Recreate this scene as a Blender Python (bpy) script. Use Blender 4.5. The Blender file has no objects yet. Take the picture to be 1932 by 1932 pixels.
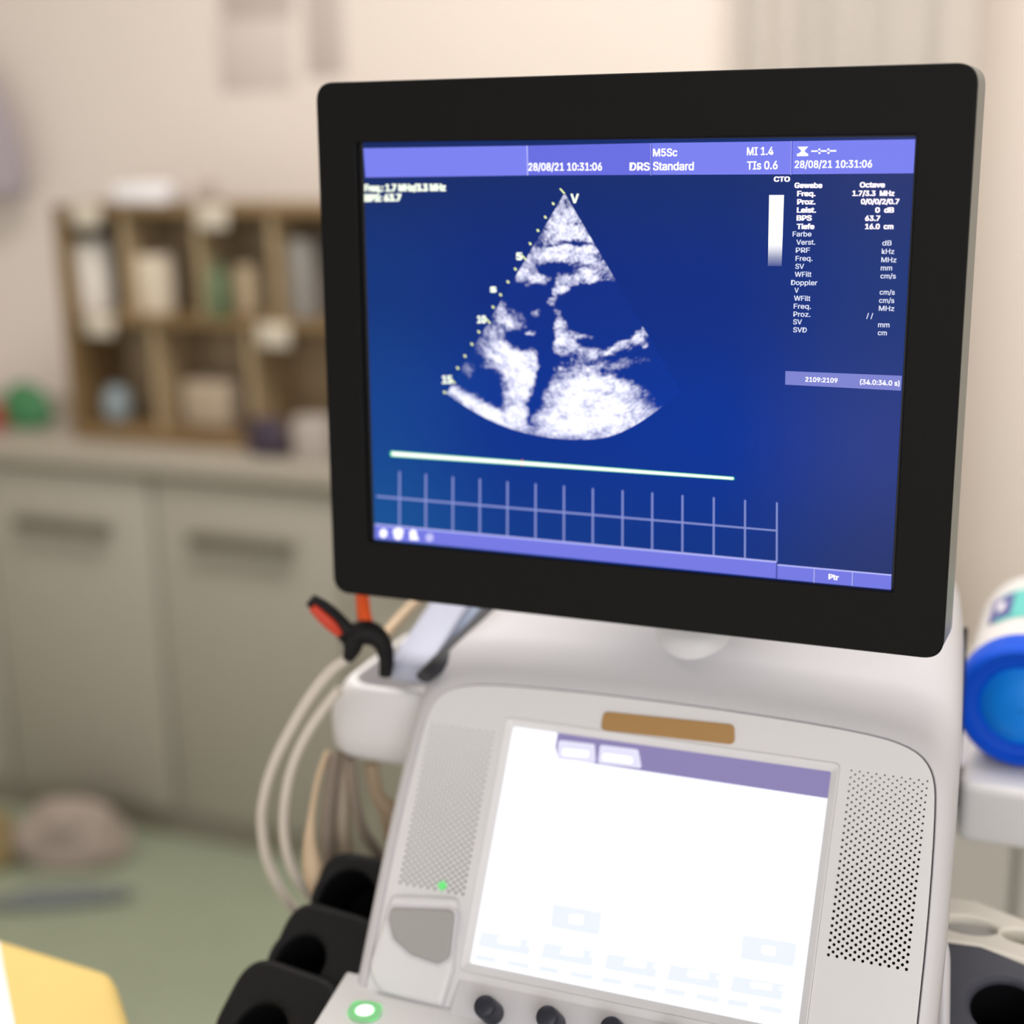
import bpy, bmesh, math, random
from mathutils import Vector, Matrix, noise
random.seed(7)
V = Vector
SC = bpy.context.scene
COL = SC.collection

# ------------------------------------------------------------------ camera
CAM = V((0, 0, 1.45))
YAW, PITCH, ROLL = -0.3915, 0.2584, -0.0203
FPX, CPX = 2817.0, 966.0
fw = V((math.sin(YAW)*math.cos(PITCH), math.cos(YAW)*math.cos(PITCH), -math.sin(PITCH)))
r0 = V((math.cos(YAW), -math.sin(YAW), 0)); u0 = r0.cross(fw)
rt = r0*math.cos(ROLL) + u0*math.sin(ROLL)
up = u0*math.cos(ROLL) - r0*math.sin(ROLL)
cd = bpy.data.cameras.new('camera'); cam = bpy.data.objects.new('camera', cd); COL.objects.link(cam)
cam.matrix_world = Matrix(((rt.x, up.x, -fw.x, CAM.x), (rt.y, up.y, -fw.y, CAM.y), (rt.z, up.z, -fw.z, CAM.z), (0, 0, 0, 1)))
cd.sensor_fit = 'HORIZONTAL'; cd.sensor_width = 24.0; cd.sensor_height = 24.0; cd.lens = 35.0
cd.clip_start = 0.02; cd.clip_end = 50
cd.dof.use_dof = True; cd.dof.focus_distance = 0.958; cd.dof.aperture_fstop = 1.4
SC.camera = cam

# ------------------------------------------------------------------ world, lights, exposure
w = bpy.data.worlds.new('world'); SC.world = w; w.use_nodes = True
bg = w.node_tree.nodes['Background']; bg.inputs[0].default_value = (1.0, 0.975, 0.96, 1); bg.inputs[1].default_value = 0.95
def area(name, loc, target, sx, sy, watts, color):
    l = bpy.data.lights.new(name, 'AREA'); l.shape = 'RECTANGLE'; l.size = sx; l.size_y = sy; l.energy = watts; l.color = color
    o = bpy.data.objects.new(name, l); COL.objects.link(o); o.location = loc
    o.rotation_euler = (V(target)-V(loc)).to_track_quat('-Z', 'Y').to_euler(); return o
area('ceiling_fill_light', (-.70, 1.5, 2.66), (-.70, 1.5, 0), 1.6, 0.6, 38, (1.0, 0.955, 0.91))  # added ceiling light out of view, placed to brighten the back wall
area('front_fill_light', (1.3, -1.5, 1.9), (-0.3, 2.2, 1.2), 1.6, 1.5, 43, (0.97, 0.98, 1.0))  # added fill from behind the camera, no window is built
SC.view_settings.view_transform = 'Standard'; SC.view_settings.look = 'None'
SC.view_settings.exposure = 0.0; SC.view_settings.gamma = 1.0; SC.view_settings.use_curve_mapping = False

# ------------------------------------------------------------------ helpers: rays and frames
def ray(x, y): return fw + rt*((x-CPX)/FPX) - up*((y-CPX)/FPX)
def onY(x, y, Y): d = ray(x, y); return CAM + d*((Y-CAM.y)/d.y)
def onZ(x, y, Z): d = ray(x, y); return CAM + d*((Z-CAM.z)/d.z)
def at(x, y, dist): return CAM + ray(x, y)*dist
class Frame:
    def __init__(s, o, ex, ev):
        s.o = V(o); s.ex = V(ex).normalized(); s.ev = V(ev).normalized(); s.n = s.ex.cross(s.ev)
    def P(s, u, v, n=0.0): return s.o + s.ex*u + s.ev*v + s.n*n
    def uv(s, x, y, off=0.0):
        d = ray(x, y); t = (s.o + s.n*off - CAM).dot(s.n)/d.dot(s.n); p = CAM + d*t - s.o
        return (p.dot(s.ex), p.dot(s.ev))
    def M(s):
        return Matrix(((s.ex.x, s.ev.x, s.n.x, s.o.x), (s.ex.y, s.ev.y, s.n.y, s.o.y), (s.ex.z, s.ev.z, s.n.z, s.o.z), (0, 0, 0, 1)))

# ------------------------------------------------------------------ helpers: materials
def lin(c):
    c = c/255.0
    return c/12.92 if c <= 0.04045 else ((c+0.055)/1.055)**2.4
def rgb(c): return (lin(c[0]), lin(c[1]), lin(c[2]), 1)
def mat(name, c, rough=0.5, metal=0.0, var=0.04, scale=40, bump=0.0, spec=0.5, sub=0.0):
    m = bpy.data.materials.new(name); m.use_nodes = True; nt = m.node_tree; b = nt.nodes['Principled BSDF']
    b.inputs['Roughness'].default_value = rough; b.inputs['Metallic'].default_value = metal
    b.inputs['Specular IOR Level'].default_value = spec
    if sub: b.inputs['Subsurface Weight'].default_value = sub; b.inputs['Subsurface Radius'].default_value = (.01, .01, .01)
    tc = nt.nodes.new('ShaderNodeTexCoord'); nz = nt.nodes.new('ShaderNodeTexNoise'); nz.inputs['Scale'].default_value = scale
    nz.inputs['Detail'].default_value = 3
    nt.links.new(tc.outputs['Object'], nz.inputs['Vector'])
    mx = nt.nodes.new('ShaderNodeMix'); mx.data_type = 'RGBA'
    k = rgb(c); mx.inputs[6].default_value = tuple(x*(1-var) for x in k[:3])+(1,); mx.inputs[7].default_value = tuple(min(1, x*(1+var)) for x in k[:3])+(1,)
    nt.links.new(nz.outputs['Fac'], mx.inputs[0]); nt.links.new(mx.outputs[2], b.inputs['Base Color'])
    if bump:
        bp = nt.nodes.new('ShaderNodeBump'); bp.inputs['Strength'].default_value = bump; bp.inputs['Distance'].default_value = 0.002
        nt.links.new(nz.outputs['Fac'], bp.inputs['Height']); nt.links.new(bp.outputs['Normal'], b.inputs['Normal'])
    return m
def wood(name, c1, c2):
    m = bpy.data.materials.new(name); m.use_nodes = True; nt = m.node_tree; b = nt.nodes['Principled BSDF']; b.inputs['Roughness'].default_value = 0.55
    tc = nt.nodes.new('ShaderNodeTexCoord'); mp = nt.nodes.new('ShaderNodeMapping'); mp.inputs['Scale'].default_value = (2, 8, 26)
    nz = nt.nodes.new('ShaderNodeTexNoise'); nz.inputs['Scale'].default_value = 3; nz.inputs['Detail'].default_value = 5
    rp = nt.nodes.new('ShaderNodeValToRGB'); rp.color_ramp.elements[0].color = rgb(c1); rp.color_ramp.elements[1].color = rgb(c2)
    rp.color_ramp.elements[0].position = .3; rp.color_ramp.elements[1].position = .7
    nt.links.new(tc.outputs['Object'], mp.inputs[0]); nt.links.new(mp.outputs[0], nz.inputs['Vector']); nt.links.new(nz.outputs['Fac'], rp.inputs[0]); nt.links.new(rp.outputs[0], b.inputs['Base Color'])
    return m
def glow(name, c, s=1.0, rough=0.4):
    m = bpy.data.materials.new(name); m.use_nodes = True; b = m.node_tree.nodes['Principled BSDF']
    b.inputs['Base Color'].default_value = (0.01, 0.01, 0.012, 1); b.inputs['Roughness'].default_value = rough; b.inputs['Specular IOR Level'].default_value = 0.15
    b.inputs['Emission Color'].default_value = rgb(c); b.inputs['Emission Strength'].default_value = s
    return m

# ------------------------------------------------------------------ helpers: objects
def link(name, me, m, parent=None, smooth=None):
    o = bpy.data.objects.new(name, me); COL.objects.link(o)
    if m is not None: me.materials.append(m)
    if smooth is not None:
        for p in me.polygons: p.use_smooth = True
        if smooth < 3: me.set_sharp_from_angle(angle=smooth)
    if parent is not None:
        o.parent = parent
        off = V((0, 0, 0)); q = parent
        while q is not None: off += q.location; q = q.parent
        me.transform(Matrix.Translation(-off))
    return o
def rebase(o, loc):
    """move a single-mesh thing's origin to loc without moving its shape"""
    loc = V(loc); o.data.transform(Matrix.Translation(-loc)); o.location = loc; return o
def bm_obj(name, bm, m, parent=None, smooth=None):
    bmesh.ops.recalc_face_normals(bm, faces=bm.faces)
    me = bpy.data.meshes.new(name); bm.to_mesh(me); bm.free()
    return link(name, me, m, parent, smooth)
def thing(name, label, cat, loc, group=None):
    o = bpy.data.objects.new(name, None); COL.objects.link(o); o.location = loc; o.empty_display_size = .05
    return tag(o, label, cat, group)
def tag(o, label, cat, group=None):
    o['label'] = label; o['category'] = cat
    if group: o['group'] = group
    return o
def struct(o): o['kind'] = 'structure'; return o

def bm_box(bm, c, s, bev=0.0, R=None, seg=2):
    t = bmesh.new(); bmesh.ops.create_cube(t, size=1.0)
    for v in t.verts: v.co = V((v.co.x*s[0], v.co.y*s[1], v.co.z*s[2]))
    if bev: bmesh.ops.bevel(t, geom=t.edges[:], offset=bev, segments=seg, profile=0.5, affect='EDGES')
    M = Matrix.Translation(V(c)) @ (R.to_4x4() if R is not None else Matrix())
    t.transform(M); me = bpy.data.meshes.new('t'); t.to_mesh(me); t.free(); bm.from_mesh(me); bpy.data.meshes.remove(me)
def box(name, lo, hi, m, parent=None, bev=0.0, seg=2):
    bm = bmesh.new(); lo = V(lo); hi = V(hi); bm_box(bm, (lo+hi)/2, hi-lo, bev, None, seg)
    return bm_obj(name, bm, m, parent, 0.6 if bev else None)
def catmull(pts, n=8):
    P = [V(p) for p in pts]; P = [P[0]*2-P[1]] + P + [P[-1]*2-P[-2]]; out = []
    for i in range(1, len(P)-2):
        for k in range(n):
            t = k/n; a, b, c, d = P[i-1], P[i], P[i+1], P[i+2]
            out.append(0.5*((2*b)+(c-a)*t+(2*a-5*b+4*c-d)*t*t+(3*b-a-3*c+d)*t**3))
    out.append(P[-2]); return out
def bm_tube(bm, pts, rad, seg=12, flat=1.0, curve=True, n=8):
    """round (or flattened) tube along points; rad a number or a list per point"""
    rr = rad if isinstance(rad, (list, tuple)) else [rad]*len(pts)
    if curve and len(pts) > 2:
        R = catmull([(a, 0, 0) for a in rr], n); rr = [a.x for a in R]; pts = catmull(pts, n)
    pts = [V(p) for p in pts]; loops = []; nrm = None
    for i, p in enumerate(pts):
        t = (pts[min(i+1, len(pts)-1)]-pts[max(i-1, 0)]).normalized()
        if nrm is None:
            nrm = t.cross(V((0, 1, 0.2))); nrm = nrm.normalized() if nrm.length > .1 else t.cross(V((1, 0, 0))).normalized()
        nrm = (nrm - t*nrm.dot(t)).normalized(); b = t.cross(nrm)
        loops.append([bm.verts.new(p + nrm*math.cos(2*math.pi*k/seg)*rr[i] + b*math.sin(2*math.pi*k/seg)*rr[i]*flat) for k in range(seg)])
    for a, b in zip(loops, loops[1:]):
        for k in range(seg): bm.faces.new((a[k], a[(k+1) % seg], b[(k+1) % seg], b[k]))
    bm.faces.new(loops[0][::-1]); bm.faces.new(loops[-1])
def tube(name, pts, rad, m, parent=None, seg=12, flat=1.0, curve=True):
    bm = bmesh.new(); bm_tube(bm, pts, rad, seg, flat, curve); return bm_obj(name, bm, m, parent, 0.9)
def bm_lathe(bm, M, prof, seg=48, cap0=True, cap1=True):
    loops = []
    for r, z in prof:
        loops.append([bm.verts.new(M @ V((r*math.cos(2*math.pi*k/seg), r*math.sin(2*math.pi*k/seg), z))) for k in range(seg)])
    for a, b in zip(loops, loops[1:]):
        for k in range(seg): bm.faces.new((a[k], a[(k+1) % seg], b[(k+1) % seg], b[k]))
    if cap0: bm.faces.new(loops[0][::-1])
    if cap1: bm.faces.new(loops[-1])
def lathe(name, M, prof, m, parent=None, seg=48, sm=0.7, cap0=True, cap1=True):
    bm = bmesh.new(); bm_lathe(bm, M, prof, seg, cap0, cap1); return bm_obj(name, bm, m, parent, sm)
def Mz(loc): return Matrix.Translation(V(loc))
def rounded(pts, rad, seg=6):
    """polygon with rounded corners; rad a number or one per corner"""
    P = [V((p[0], p[1])) for p in pts]; n = len(P); out = []
    for i in range(n):
        r = rad[i] if isinstance(rad, (list, tuple)) else rad
        a, b, c = P[i-1], P[i], P[(i+1) % n]
        if r <= 0: out.append((b.x, b.y)); continue
        d1 = (a-b).normalized(); d2 = (c-b).normalized(); ang = d1.angle(d2); t = min(r/math.tan(ang/2), (a-b).length*.49, (c-b).length*.49)
        p0 = b+d1*t; p1 = b+d2*t
        for k in range(seg+1):
            s = k/seg; q = p0*(1-s)**2 + b*2*s*(1-s) + p1*s*s; out.append((q.x, q.y))
    return out
def rrect(u0, v0, u1, v1, r, seg=6): return rounded([(u0, v0), (u1, v0), (u1, v1), (u0, v1)], r, seg)
def circ(u, v, r, n=24, ru=None): return [(u+(ru or r)*math.cos(2*math.pi*k/n), v+r*math.sin(2*math.pi*k/n)) for k in range(n)]
def plate_mesh(F, outlines, n1, n0, bev=0.0, bseg=2):
    """filled outline (later outlines are holes or islands) between heights n0 and n1 of frame F"""
    cu = bpy.data.curves.new('c', 'CURVE'); cu.dimensions = '2D'; cu.fill_mode = 'BOTH'
    for ol in outlines:
        s = cu.splines.new('POLY'); s.points.add(len(ol)-1)
        for p, q in zip(s.points, ol): p.co = (q[0], q[1], 0, 1)
        s.use_cyclic_u = True
    cu.extrude = max((n1-n0)/2-bev, 1e-5); cu.bevel_depth = bev; cu.bevel_resolution = bseg if bev else 0; cu.offset = -bev
    o = bpy.data.objects.new('c', cu); COL.objects.link(o); bpy.context.view_layer.update()
    me = bpy.data.meshes.new_from_object(o.evaluated_get(bpy.context.evaluated_depsgraph_get()))
    bpy.data.objects.remove(o); bpy.data.curves.remove(cu)
    me.materials.clear(); me.transform(F.M() @ Matrix.Translation((0, 0, (n0+n1)/2))); return me
def plate(name, F, outlines, n1, n0, m, parent=None, bev=0.0, smooth=0.6, bseg=2):
    me = plate_mesh(F, outlines, n1, n0, bev, bseg); me.name = name
    return link(name, me, m, parent, smooth if bev else None)
def join(meshes):
    bm = bmesh.new()
    for me in meshes: bm.from_mesh(me); bpy.data.meshes.remove(me)
    me = bpy.data.meshes.new('j'); bm.to_mesh(me); bm.free(); return me
def text_mesh(F, s, x0, x1, ybase0, ybase1, hpx, n, bold=0.0, off=0.0):
    """text whose baseline runs from (x0,ybase0) to (x1,ybase1) and capitals are hpx high (photo pixels on the frame's plane)"""
    cu = bpy.data.curves.new('t', 'FONT'); cu.body = s; cu.size = 1.0; cu.font = FONT if FONT else cu.font; cu.resolution_u = 3; 
    o = bpy.data.objects.new('t', cu); COL.objects.link(o); bpy.context.view_layer.update()
    me = bpy.data.meshes.new_from_object(o.evaluated_get(bpy.context.evaluated_depsgraph_get()))
    bpy.data.objects.remove(o); bpy.data.curves.remove(cu); me.materials.clear()
    xs = [v.co.x for v in me.vertices]; mn, mx = min(xs), max(xs)
    if bold:
        cps = []
        for dx_, dy_ in ((-1, .5), (1, .5), (-1, -.5), (1, -.5)):
            q_ = me.copy(); q_.transform(Matrix.Translation((bold*dx_, bold*dy_, 0))); cps.append(q_)
        me = join([me] + cps)
    a = V(F.uv(x0, ybase0, off)); b = V(F.uv(x1, ybase1, off)); c = V(F.uv(x0, ybase0-hpx, off)); h = (c-a).length; d = b-a
    for v in me.vertices:
        q = a + d*((v.co.x-mn)/(mx-mn)) + V((0, 1))*(h*v.co.y/CAPH)
        v.co = F.P(q.x, q.y, n)
    return me
def quadpx(F, pts, off): return [F.uv(x, y, off) for x, y in pts]

# ------------------------------------------------------------------ materials
m_wall = mat('wall_paint', (232, 221, 213), .9, var=.015, scale=3)
m_wall2 = mat('side_wall_paint', (226, 216, 205), .9, var=.015, scale=3)
m_ceil = mat('ceiling_paint', (235, 232, 226), .9)
m_floor = mat('green_vinyl_floor', (154, 162, 140), .55, var=.10, scale=9)
m_cab = mat('greige_laminate', (168, 162, 151), .5, var=.02)
m_kick = mat('toe_kick', (150, 144, 132), .6)
m_top = mat('worktop_laminate', (170, 161, 148), .45, var=.03)
m_handle = mat('grey_handle', (112, 106, 92), .4, .3)
m_wood = wood('brown_wood', (112, 88, 56), (138, 112, 76))
m_wood_in = wood('dark_wood', (158, 136, 104), (178, 156, 124))
m_white = mat('white_plastic', (201, 198, 203), .42, var=.012)
m_white2 = mat('cool_white_plastic', (216, 214, 216), .45, var=.012)
m_black = mat('black_bezel', (9, 8, 8), .6, var=.12, scale=900, bump=.05, spec=.18)
m_glass = mat('panel_black', (14, 14, 18), .35)
m_rim = mat('grey_shell', (128, 131, 127), .4, .2)
m_rubber = mat('black_rubber', (17, 16, 18), .6, var=.15, scale=120, spec=.22)
m_hole = mat('holder_liner', (10, 10, 13), .7, spec=.1)
m_dark = mat('dark_cavity', (26, 30, 28), .8)
m_slate = mat('slate_rubber', (62, 63, 74), .55, var=.1, scale=120, spec=.3)
m_gold = mat('gold_badge', (170, 130, 80), .45, .2, var=.06, scale=600)
m_grey = mat('grey_pad', (158, 156, 154), .55, var=.03, scale=300)
m_knob = mat('navy_knob', (22, 24, 40), .45)
m_blue = mat('blue_lid', (0, 78, 206), .45, var=.02, spec=.2)
m_flap = mat('light_blue_flap', (14, 132, 236), .4, spec=.25, var=.05, scale=25)
m_teal = mat('teal_label', (92, 190, 185), .5)
m_navy = mat('navy_label', (80, 84, 150), .5)
m_orange = mat('orange_plastic', (228, 84, 22), .4)
m_red = mat('red_plastic', (196, 58, 36), .4)
m_cable = mat('white_cable', (205, 196, 186), .45)
m_cable2 = mat('beige_cable', (176, 160, 142), .5)
m_cable3 = mat('tan_cable', (190, 166, 138), .5)
m_cable4 = mat('taupe_cable', (138, 124, 112), .5)
m_pack = mat('pale_blue_card', (170, 174, 194), .5)
m_pack2 = mat('steel_blue_card', (134, 148, 172), .5)
m_yellow = mat('yellow_vinyl', (226, 198, 122), .5, var=.04, scale=20)
m_paper = mat('white_paper', (236, 234, 238), .8)
m_note = mat('grey_paper', (212, 201, 194), .85, var=.02)
m_note2 = mat('dark_grey_paper', (196, 184, 178), .85)
m_curtain = mat('white_curtain', (238, 232, 226), .9, var=.02)
m_coat = mat('lilac_grey_cloth', (168, 158, 166), .9)
m_green = mat('green_bag', (62, 124, 78), .6, var=.35, scale=14)
m_redbox = mat('red_box', (176, 74, 72), .6)
m_cream = mat('cream_box', (214, 200, 180), .6)
m_cup = mat('white_cup', (226, 218, 210), .5)
m_card = mat('white_card', (206, 196, 180), .7)
m_bottle = mat('olive_green_bottle', (92, 106, 76), .5)
m_bind = mat('grey_blue_folder', (146, 142, 138), .6)
m_ball = mat('pale_blue_pot', (140, 152, 158), .5)
m_beige = mat('beige_box', (172, 154, 134), .6)
m_purple = mat('dark_purple_pouch', (60, 48, 64), .6)
m_lgrey = mat('light_grey_box', (176, 166, 160), .6)
m_pink = mat('dusty_pink_cloth', (164, 150, 142), .9)
m_slatebag = mat('slate_blue_cloth', (118, 122, 124), .9)
m_ochre = mat('ochre_cloth', (150, 130, 92), .9)
m_greycab = mat('grey_cabinet', (186, 181, 174), .5)
m_added_lamp = glow('added_lamp_diffuser', (255, 244, 228), 2.0)

# ------------------------------------------------------------------ the setting
WY = 2.82
struct(box('floor', (-3.4, -2.2, -.1), (1.7, WY+.1, 0), m_floor))
struct(box('ceiling', (-3.4, -2.2, 2.75), (1.7, WY+.1, 2.85), m_ceil))
struct(box('wall_back', (-3.4, WY, 0), (1.7, WY+.1, 2.75), m_wall))
struct(box('wall_left', (-3.5, -2.2, 0), (-3.4, WY+.1, 2.75), m_wall2))
struct(box('wall_right', (1.7, -2.2, 0), (1.8, WY+.1, 2.75), m_wall2))
struct(box('baseboard_back', (-.95, WY-.015, 0), (1.7, WY, .08), m_ceil, bev=.003))
cl = thing('added_ceiling_lamp', 'added white rectangular lamp on the unseen ceiling', 'lamp', (-.70, 1.5, 2.75))  # lamp body added around the ceiling fill
box('added_lamp_frame', (-1.53, 1.17, 2.69), (.13, 1.83, 2.75), m_ceil, cl, .004)
box('added_diffuser', (-1.5, 1.2, 2.683), (.1, 1.8, 2.692), m_added_lamp, cl)

# ------------------------------------------------------------------ base cabinets, worktop
CY = 2.354
TOPZ = .835
cab_x = [-2.365, -1.945, -1.526, -1.107]
cab_l = ['grey beige base cabinet mostly outside the left edge under the worktop',
         'grey beige base cabinet whose long handle is below the green bag',
         'grey beige base cabinet whose long handle is just left of the monitor',
         'grey beige base cabinet hidden behind the monitor and cables']
for x, l in zip(cab_x, cab_l):
    t = thing('base_cabinet', l, 'cabinet', (x, CY+.2, 0), 'base cabinets under the worktop')
    box('carcass', (x-.2095, CY+.02, .07), (x+.2095, WY-.01, TOPZ-.04), m_cab, t)
    box('toe_kick', (x-.2095, CY+.03, 0), (x+.2095, CY+.05, .07), m_kick, t)
    d = box('door', (x-.205, CY, .075), (x+.205, CY+.02, TOPZ-.05), m_cab, t, .003)
    bm = bmesh.new(); bm_box(bm, (x, CY-.022, .673), (.235, .012, .026), .004)
    for s in (-1, 1): bm_box(bm, (x+s*.1, CY-.008, .673), (.012, .02, .016), .002)
    bm_obj('handle', bm, m_handle, d, .6)
tag(rebase(box('worktop', (-2.62, CY-.02, TOPZ-.04), (-.895, WY, TOPZ), m_top, None, .004), (-1.75, 2.6, TOPZ-.04)), 'long grey beige worktop running along the wall over the base cabinets', 'worktop')

# ------------------------------------------------------------------ brown pigeonhole shelf and what is in it
SY = 2.42
def sx(x, y): return onY(x, y, SY)
x0 = sx(106, 480).x; x1 = x0 + .78; zb = TOPZ; zt = sx(300, 388).z; zm = sx(300, 598).z
D = .18; TH = .018
sh = thing('pigeonhole_shelf', 'brown wooden two-row pigeonhole shelf standing on the worktop', 'shelf', ((x0+x1)/2, SY+D/2, zb))
box('side_panel', (x0, SY, zb), (x0+TH, SY+D, zt), m_wood, sh, .002)
box('side_panel', (x1-TH, SY, zb), (x1, SY+D, zt), m_wood, sh, .002)
box('top_panel', (x0+TH, SY, zt-TH), (x1-TH, SY+D, zt), m_wood, sh, .002)
box('shelf_board', (x0+TH, SY, zm-TH), (x1-TH, SY+D, zm), m_wood, sh, .002)
box('bottom_panel', (x0+TH, SY, zb), (x1-TH, SY+D, zb+.03), m_wood, sh, .002)
box('back_panel', (x0+TH, SY+D-.008, zb+.03), (x1-TH, SY+D, zt-TH), m_wood_in, sh)
for px in (232, 372, 512):
    dx = sx(px, 480).x; box('divider', (dx-.006, SY+.004, zm), (dx+.006, SY+D-.008, zt-TH), m_wood_in, sh)
for px in (292, 470):
    dx = sx(px, 700).x; box('divider', (dx-.006, SY+.004, zb+.03), (dx+.006, SY+D-.008, zm-TH), m_wood_in, sh)
for px, py in ((163, 407), (400, 408), (188, 612), (517, 632)):
    c = sx(px, py); b = box('label_card', (c.x-.034, SY-.004, c.z-.022), (c.x+.034, SY-.0005, c.z+.022), m_card, sh, .001); b['label'] = 'small off-white card'
def S(px, py, dy): p = onY(px, py, SY+dy); return p
def cup(name, px, pyb, wpx, hpx, dy, base, m, label, cat):
    p = S(px, pyb, dy); s = (p-CAM).dot(fw)/FPX; r = wpx*s/2; h = hpx*s
    return tag(rebase(lathe(name, Mz((p.x, SY+dy, base)), [(r*.86, 0), (r*.93, h*.1), (r, h*.92), (r*.97, h), (r*.9, h), (r*.86, h*.15), (0.002, h*.12)], m, None, 32), (p.x, SY+dy, base)), label, cat)
cup('paper_cup_stack', 183, 560, 74, 128, .07, zm, m_cup, 'tall white cup stack in the upper left pigeonhole', 'cup stack')
cup('white_tub', 297, 570, 84, 108, .07, zm, m_cream, 'wider cream white tub beside the tall cup stack', 'tub')
def pbox(name, px, wpx, hpx, dy, dep, base, m, label, cat, bev=.006):
    p = S(px, 500, dy); s = (p-CAM).dot(fw)/FPX; x = p.x; ww = wpx*s; h = hpx*s
    o = box(name, (x-ww/2, SY+dy, base), (x+ww/2, SY+dy+dep, base+h), m, None, bev, 3)
    return tag(rebase(o, (x, SY+dy+dep/2, base)), label, cat)
p = S(412, 560, .03)
tag(rebase(lathe('bottle', Mz((p.x, SY+.03, zm)), [(.026, 0), (.028, .004), (.028, .07), (.02, .085), (.01, .092), (.01, .11)], m_bottle, None, 24), (p.x, SY+.03, zm)), 'small olive green bottle in the upper row of the shelf', 'bottle')
pbox('carton', 456, 44, 96, .06, .06, zm, mat('tan_box', (190, 168, 138), .6), 'narrow tan carton right of the green bottle', 'carton')
pbox('folder', 563, 40, 150, .03, .13, zm, m_bind, 'grey upright folder at the right end of the upper row', 'folder', .003)
pbox('folder', 523, 16, 120, .03, .13, zm, m_slatebag, 'thin slate folder left of the grey upright folder', 'folder', .003)
p = S(224, 790, .06)
tag(rebase(lathe('pot', Mz((p.x, SY+.06, zb+.03)), [(.02, 0), (.027, .012), (.03, .035), (.024, .058), (.016, .066), (.016, .072), (.002, .074)], m_ball, None, 28), (p.x, SY+.06, zb+.03)), 'small round pale blue pot in the lower left pigeonhole', 'pot')
pbox('carton', 366, 108, 92, .03, .10, zb+.03, m_beige, 'wide beige carton in the middle of the lower row', 'carton', .014)
# in front of the shelf on the worktop
def front_blob(name, px, py, r, m, label, cat, Y, base):
    p = onY(px, py, Y); bm = bmesh.new(); bmesh.ops.create_icosphere(bm, subdivisions=4, radius=1)
    for v in bm.verts:
        k = 1+.22*noise.noise(v.co*1.7+V((px, 0, 0))); z = max(v.co.z*k, -.75)
        v.co = V((p.x+v.co.x*k*r[0], Y+v.co.y*k*r[1], base+(z+.75)*r[2]))
    return tag(rebase(bm_obj(name, bm, m, None, 3.2), (p.x, Y, base)), label, cat)
front_blob('pouch', 505, 815, (.046, .020, .044), m_purple, 'dark purple pouch on the worktop before the lower right of the shelf', 'pouch', SY-.026, TOPZ)
p = onY(598, 815, SY-.03)
tag(rebase(box('carton', (p.x-.035, SY-.06, TOPZ), (p.x+.035, SY-.015, TOPZ+.085), m_lgrey, None, .004), (p.x, SY-.04, TOPZ)), 'light grey carton on the worktop by the monitor edge', 'carton')
pbox('carton', 270, 118, 36, .03, .12, zt, m_paper, 'low white carton lying on top of the shelf', 'carton')
pbox('carton', 352, 36, 44, .04, .1, zt, m_note2, 'small grey carton on top of the shelf beside the low white one', 'carton')
front_blob('plastic_bag', 48, 740, (.062, .035, .052), m_green, 'crumpled green bag on the worktop left of the shelf', 'bag', CY+.14, TOPZ)
p = onY(0, 790, CY+.1)
tag(rebase(box('carton', (p.x-.07, CY+.07, TOPZ), (p.x+.008, CY+.13, TOPZ+.05), m_redbox, None, .004), (p.x-.03, CY+.1, TOPZ)), 'red carton at the left picture edge in front of the green bag', 'carton')

# ------------------------------------------------------------------ on the wall
def note(name, px0, py0, px1, py1, m, label, thick=.003):
    a = onY(px0, py0, WY-.001); b = onY(px1, py1, WY-.001)
    return tag(rebase(box(name, (a.x, WY-thick, b.z), (b.x, WY, a.z), m, None, .0008), ((a.x+b.x)/2, WY, b.z)), label, 'notice')
note('wall_notice', 408, 42, 556, 168, m_note, 'pale grey sheet on the wall above the shelf, left one')
note('wall_notice', 572, -60, 652, 142, m_note2, 'tall narrow grey sheet on the wall by the monitor corner')
note('wall_notice', 410, -90, 556, 30, m_note2, 'darker grey sheet cut off by the top edge above the pale one')
# coat at the left edge
bm = bmesh.new(); NX, NZ = 14, 16; pl = onY(30, 370, 2.72); pt = onY(4, 60, 2.72)
g = []
for j in range(NZ+1):
    row = []; t = j/NZ; z = pl.z + (1.62-pl.z)*t; hw = .13*(1-.75*t**3)
    for i in range(2*NX):
        a = 2*math.pi*i/(2*NX); x = pl.x-.13-.005*t + hw*math.cos(a)*(1+.08*math.sin(3*a+4*t)); y = 2.74 + (.05+.012*math.sin(5*a))*math.sin(a)*(1-.4*t)
        row.append(bm.verts.new((x, y, z)))
    g.append(row)
for j in range(NZ):
    for i in range(2*NX): bm.faces.new((g[j][i], g[j][(i+1) % (2*NX)], g[j+1][(i+1) % (2*NX)], g[j+1][i]))
bm.faces.new(g[0][::-1]); bm.faces.new(g[-1])
ct = thing('hanging_coat', 'lilac grey coat hanging on the wall at the left picture edge', 'coat', (pl.x-.13, 2.74, pl.z))
bm_obj('garment', bm, m_coat, ct, 3.2)
tube('hanging_loop', [(pl.x-.135, 2.74, 1.615), (pl.x-.135, 2.77, 1.66), (pl.x-.135, 2.80, 1.67), (pl.x-.135, WY, 1.655)], .006, m_rim, ct)
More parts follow.
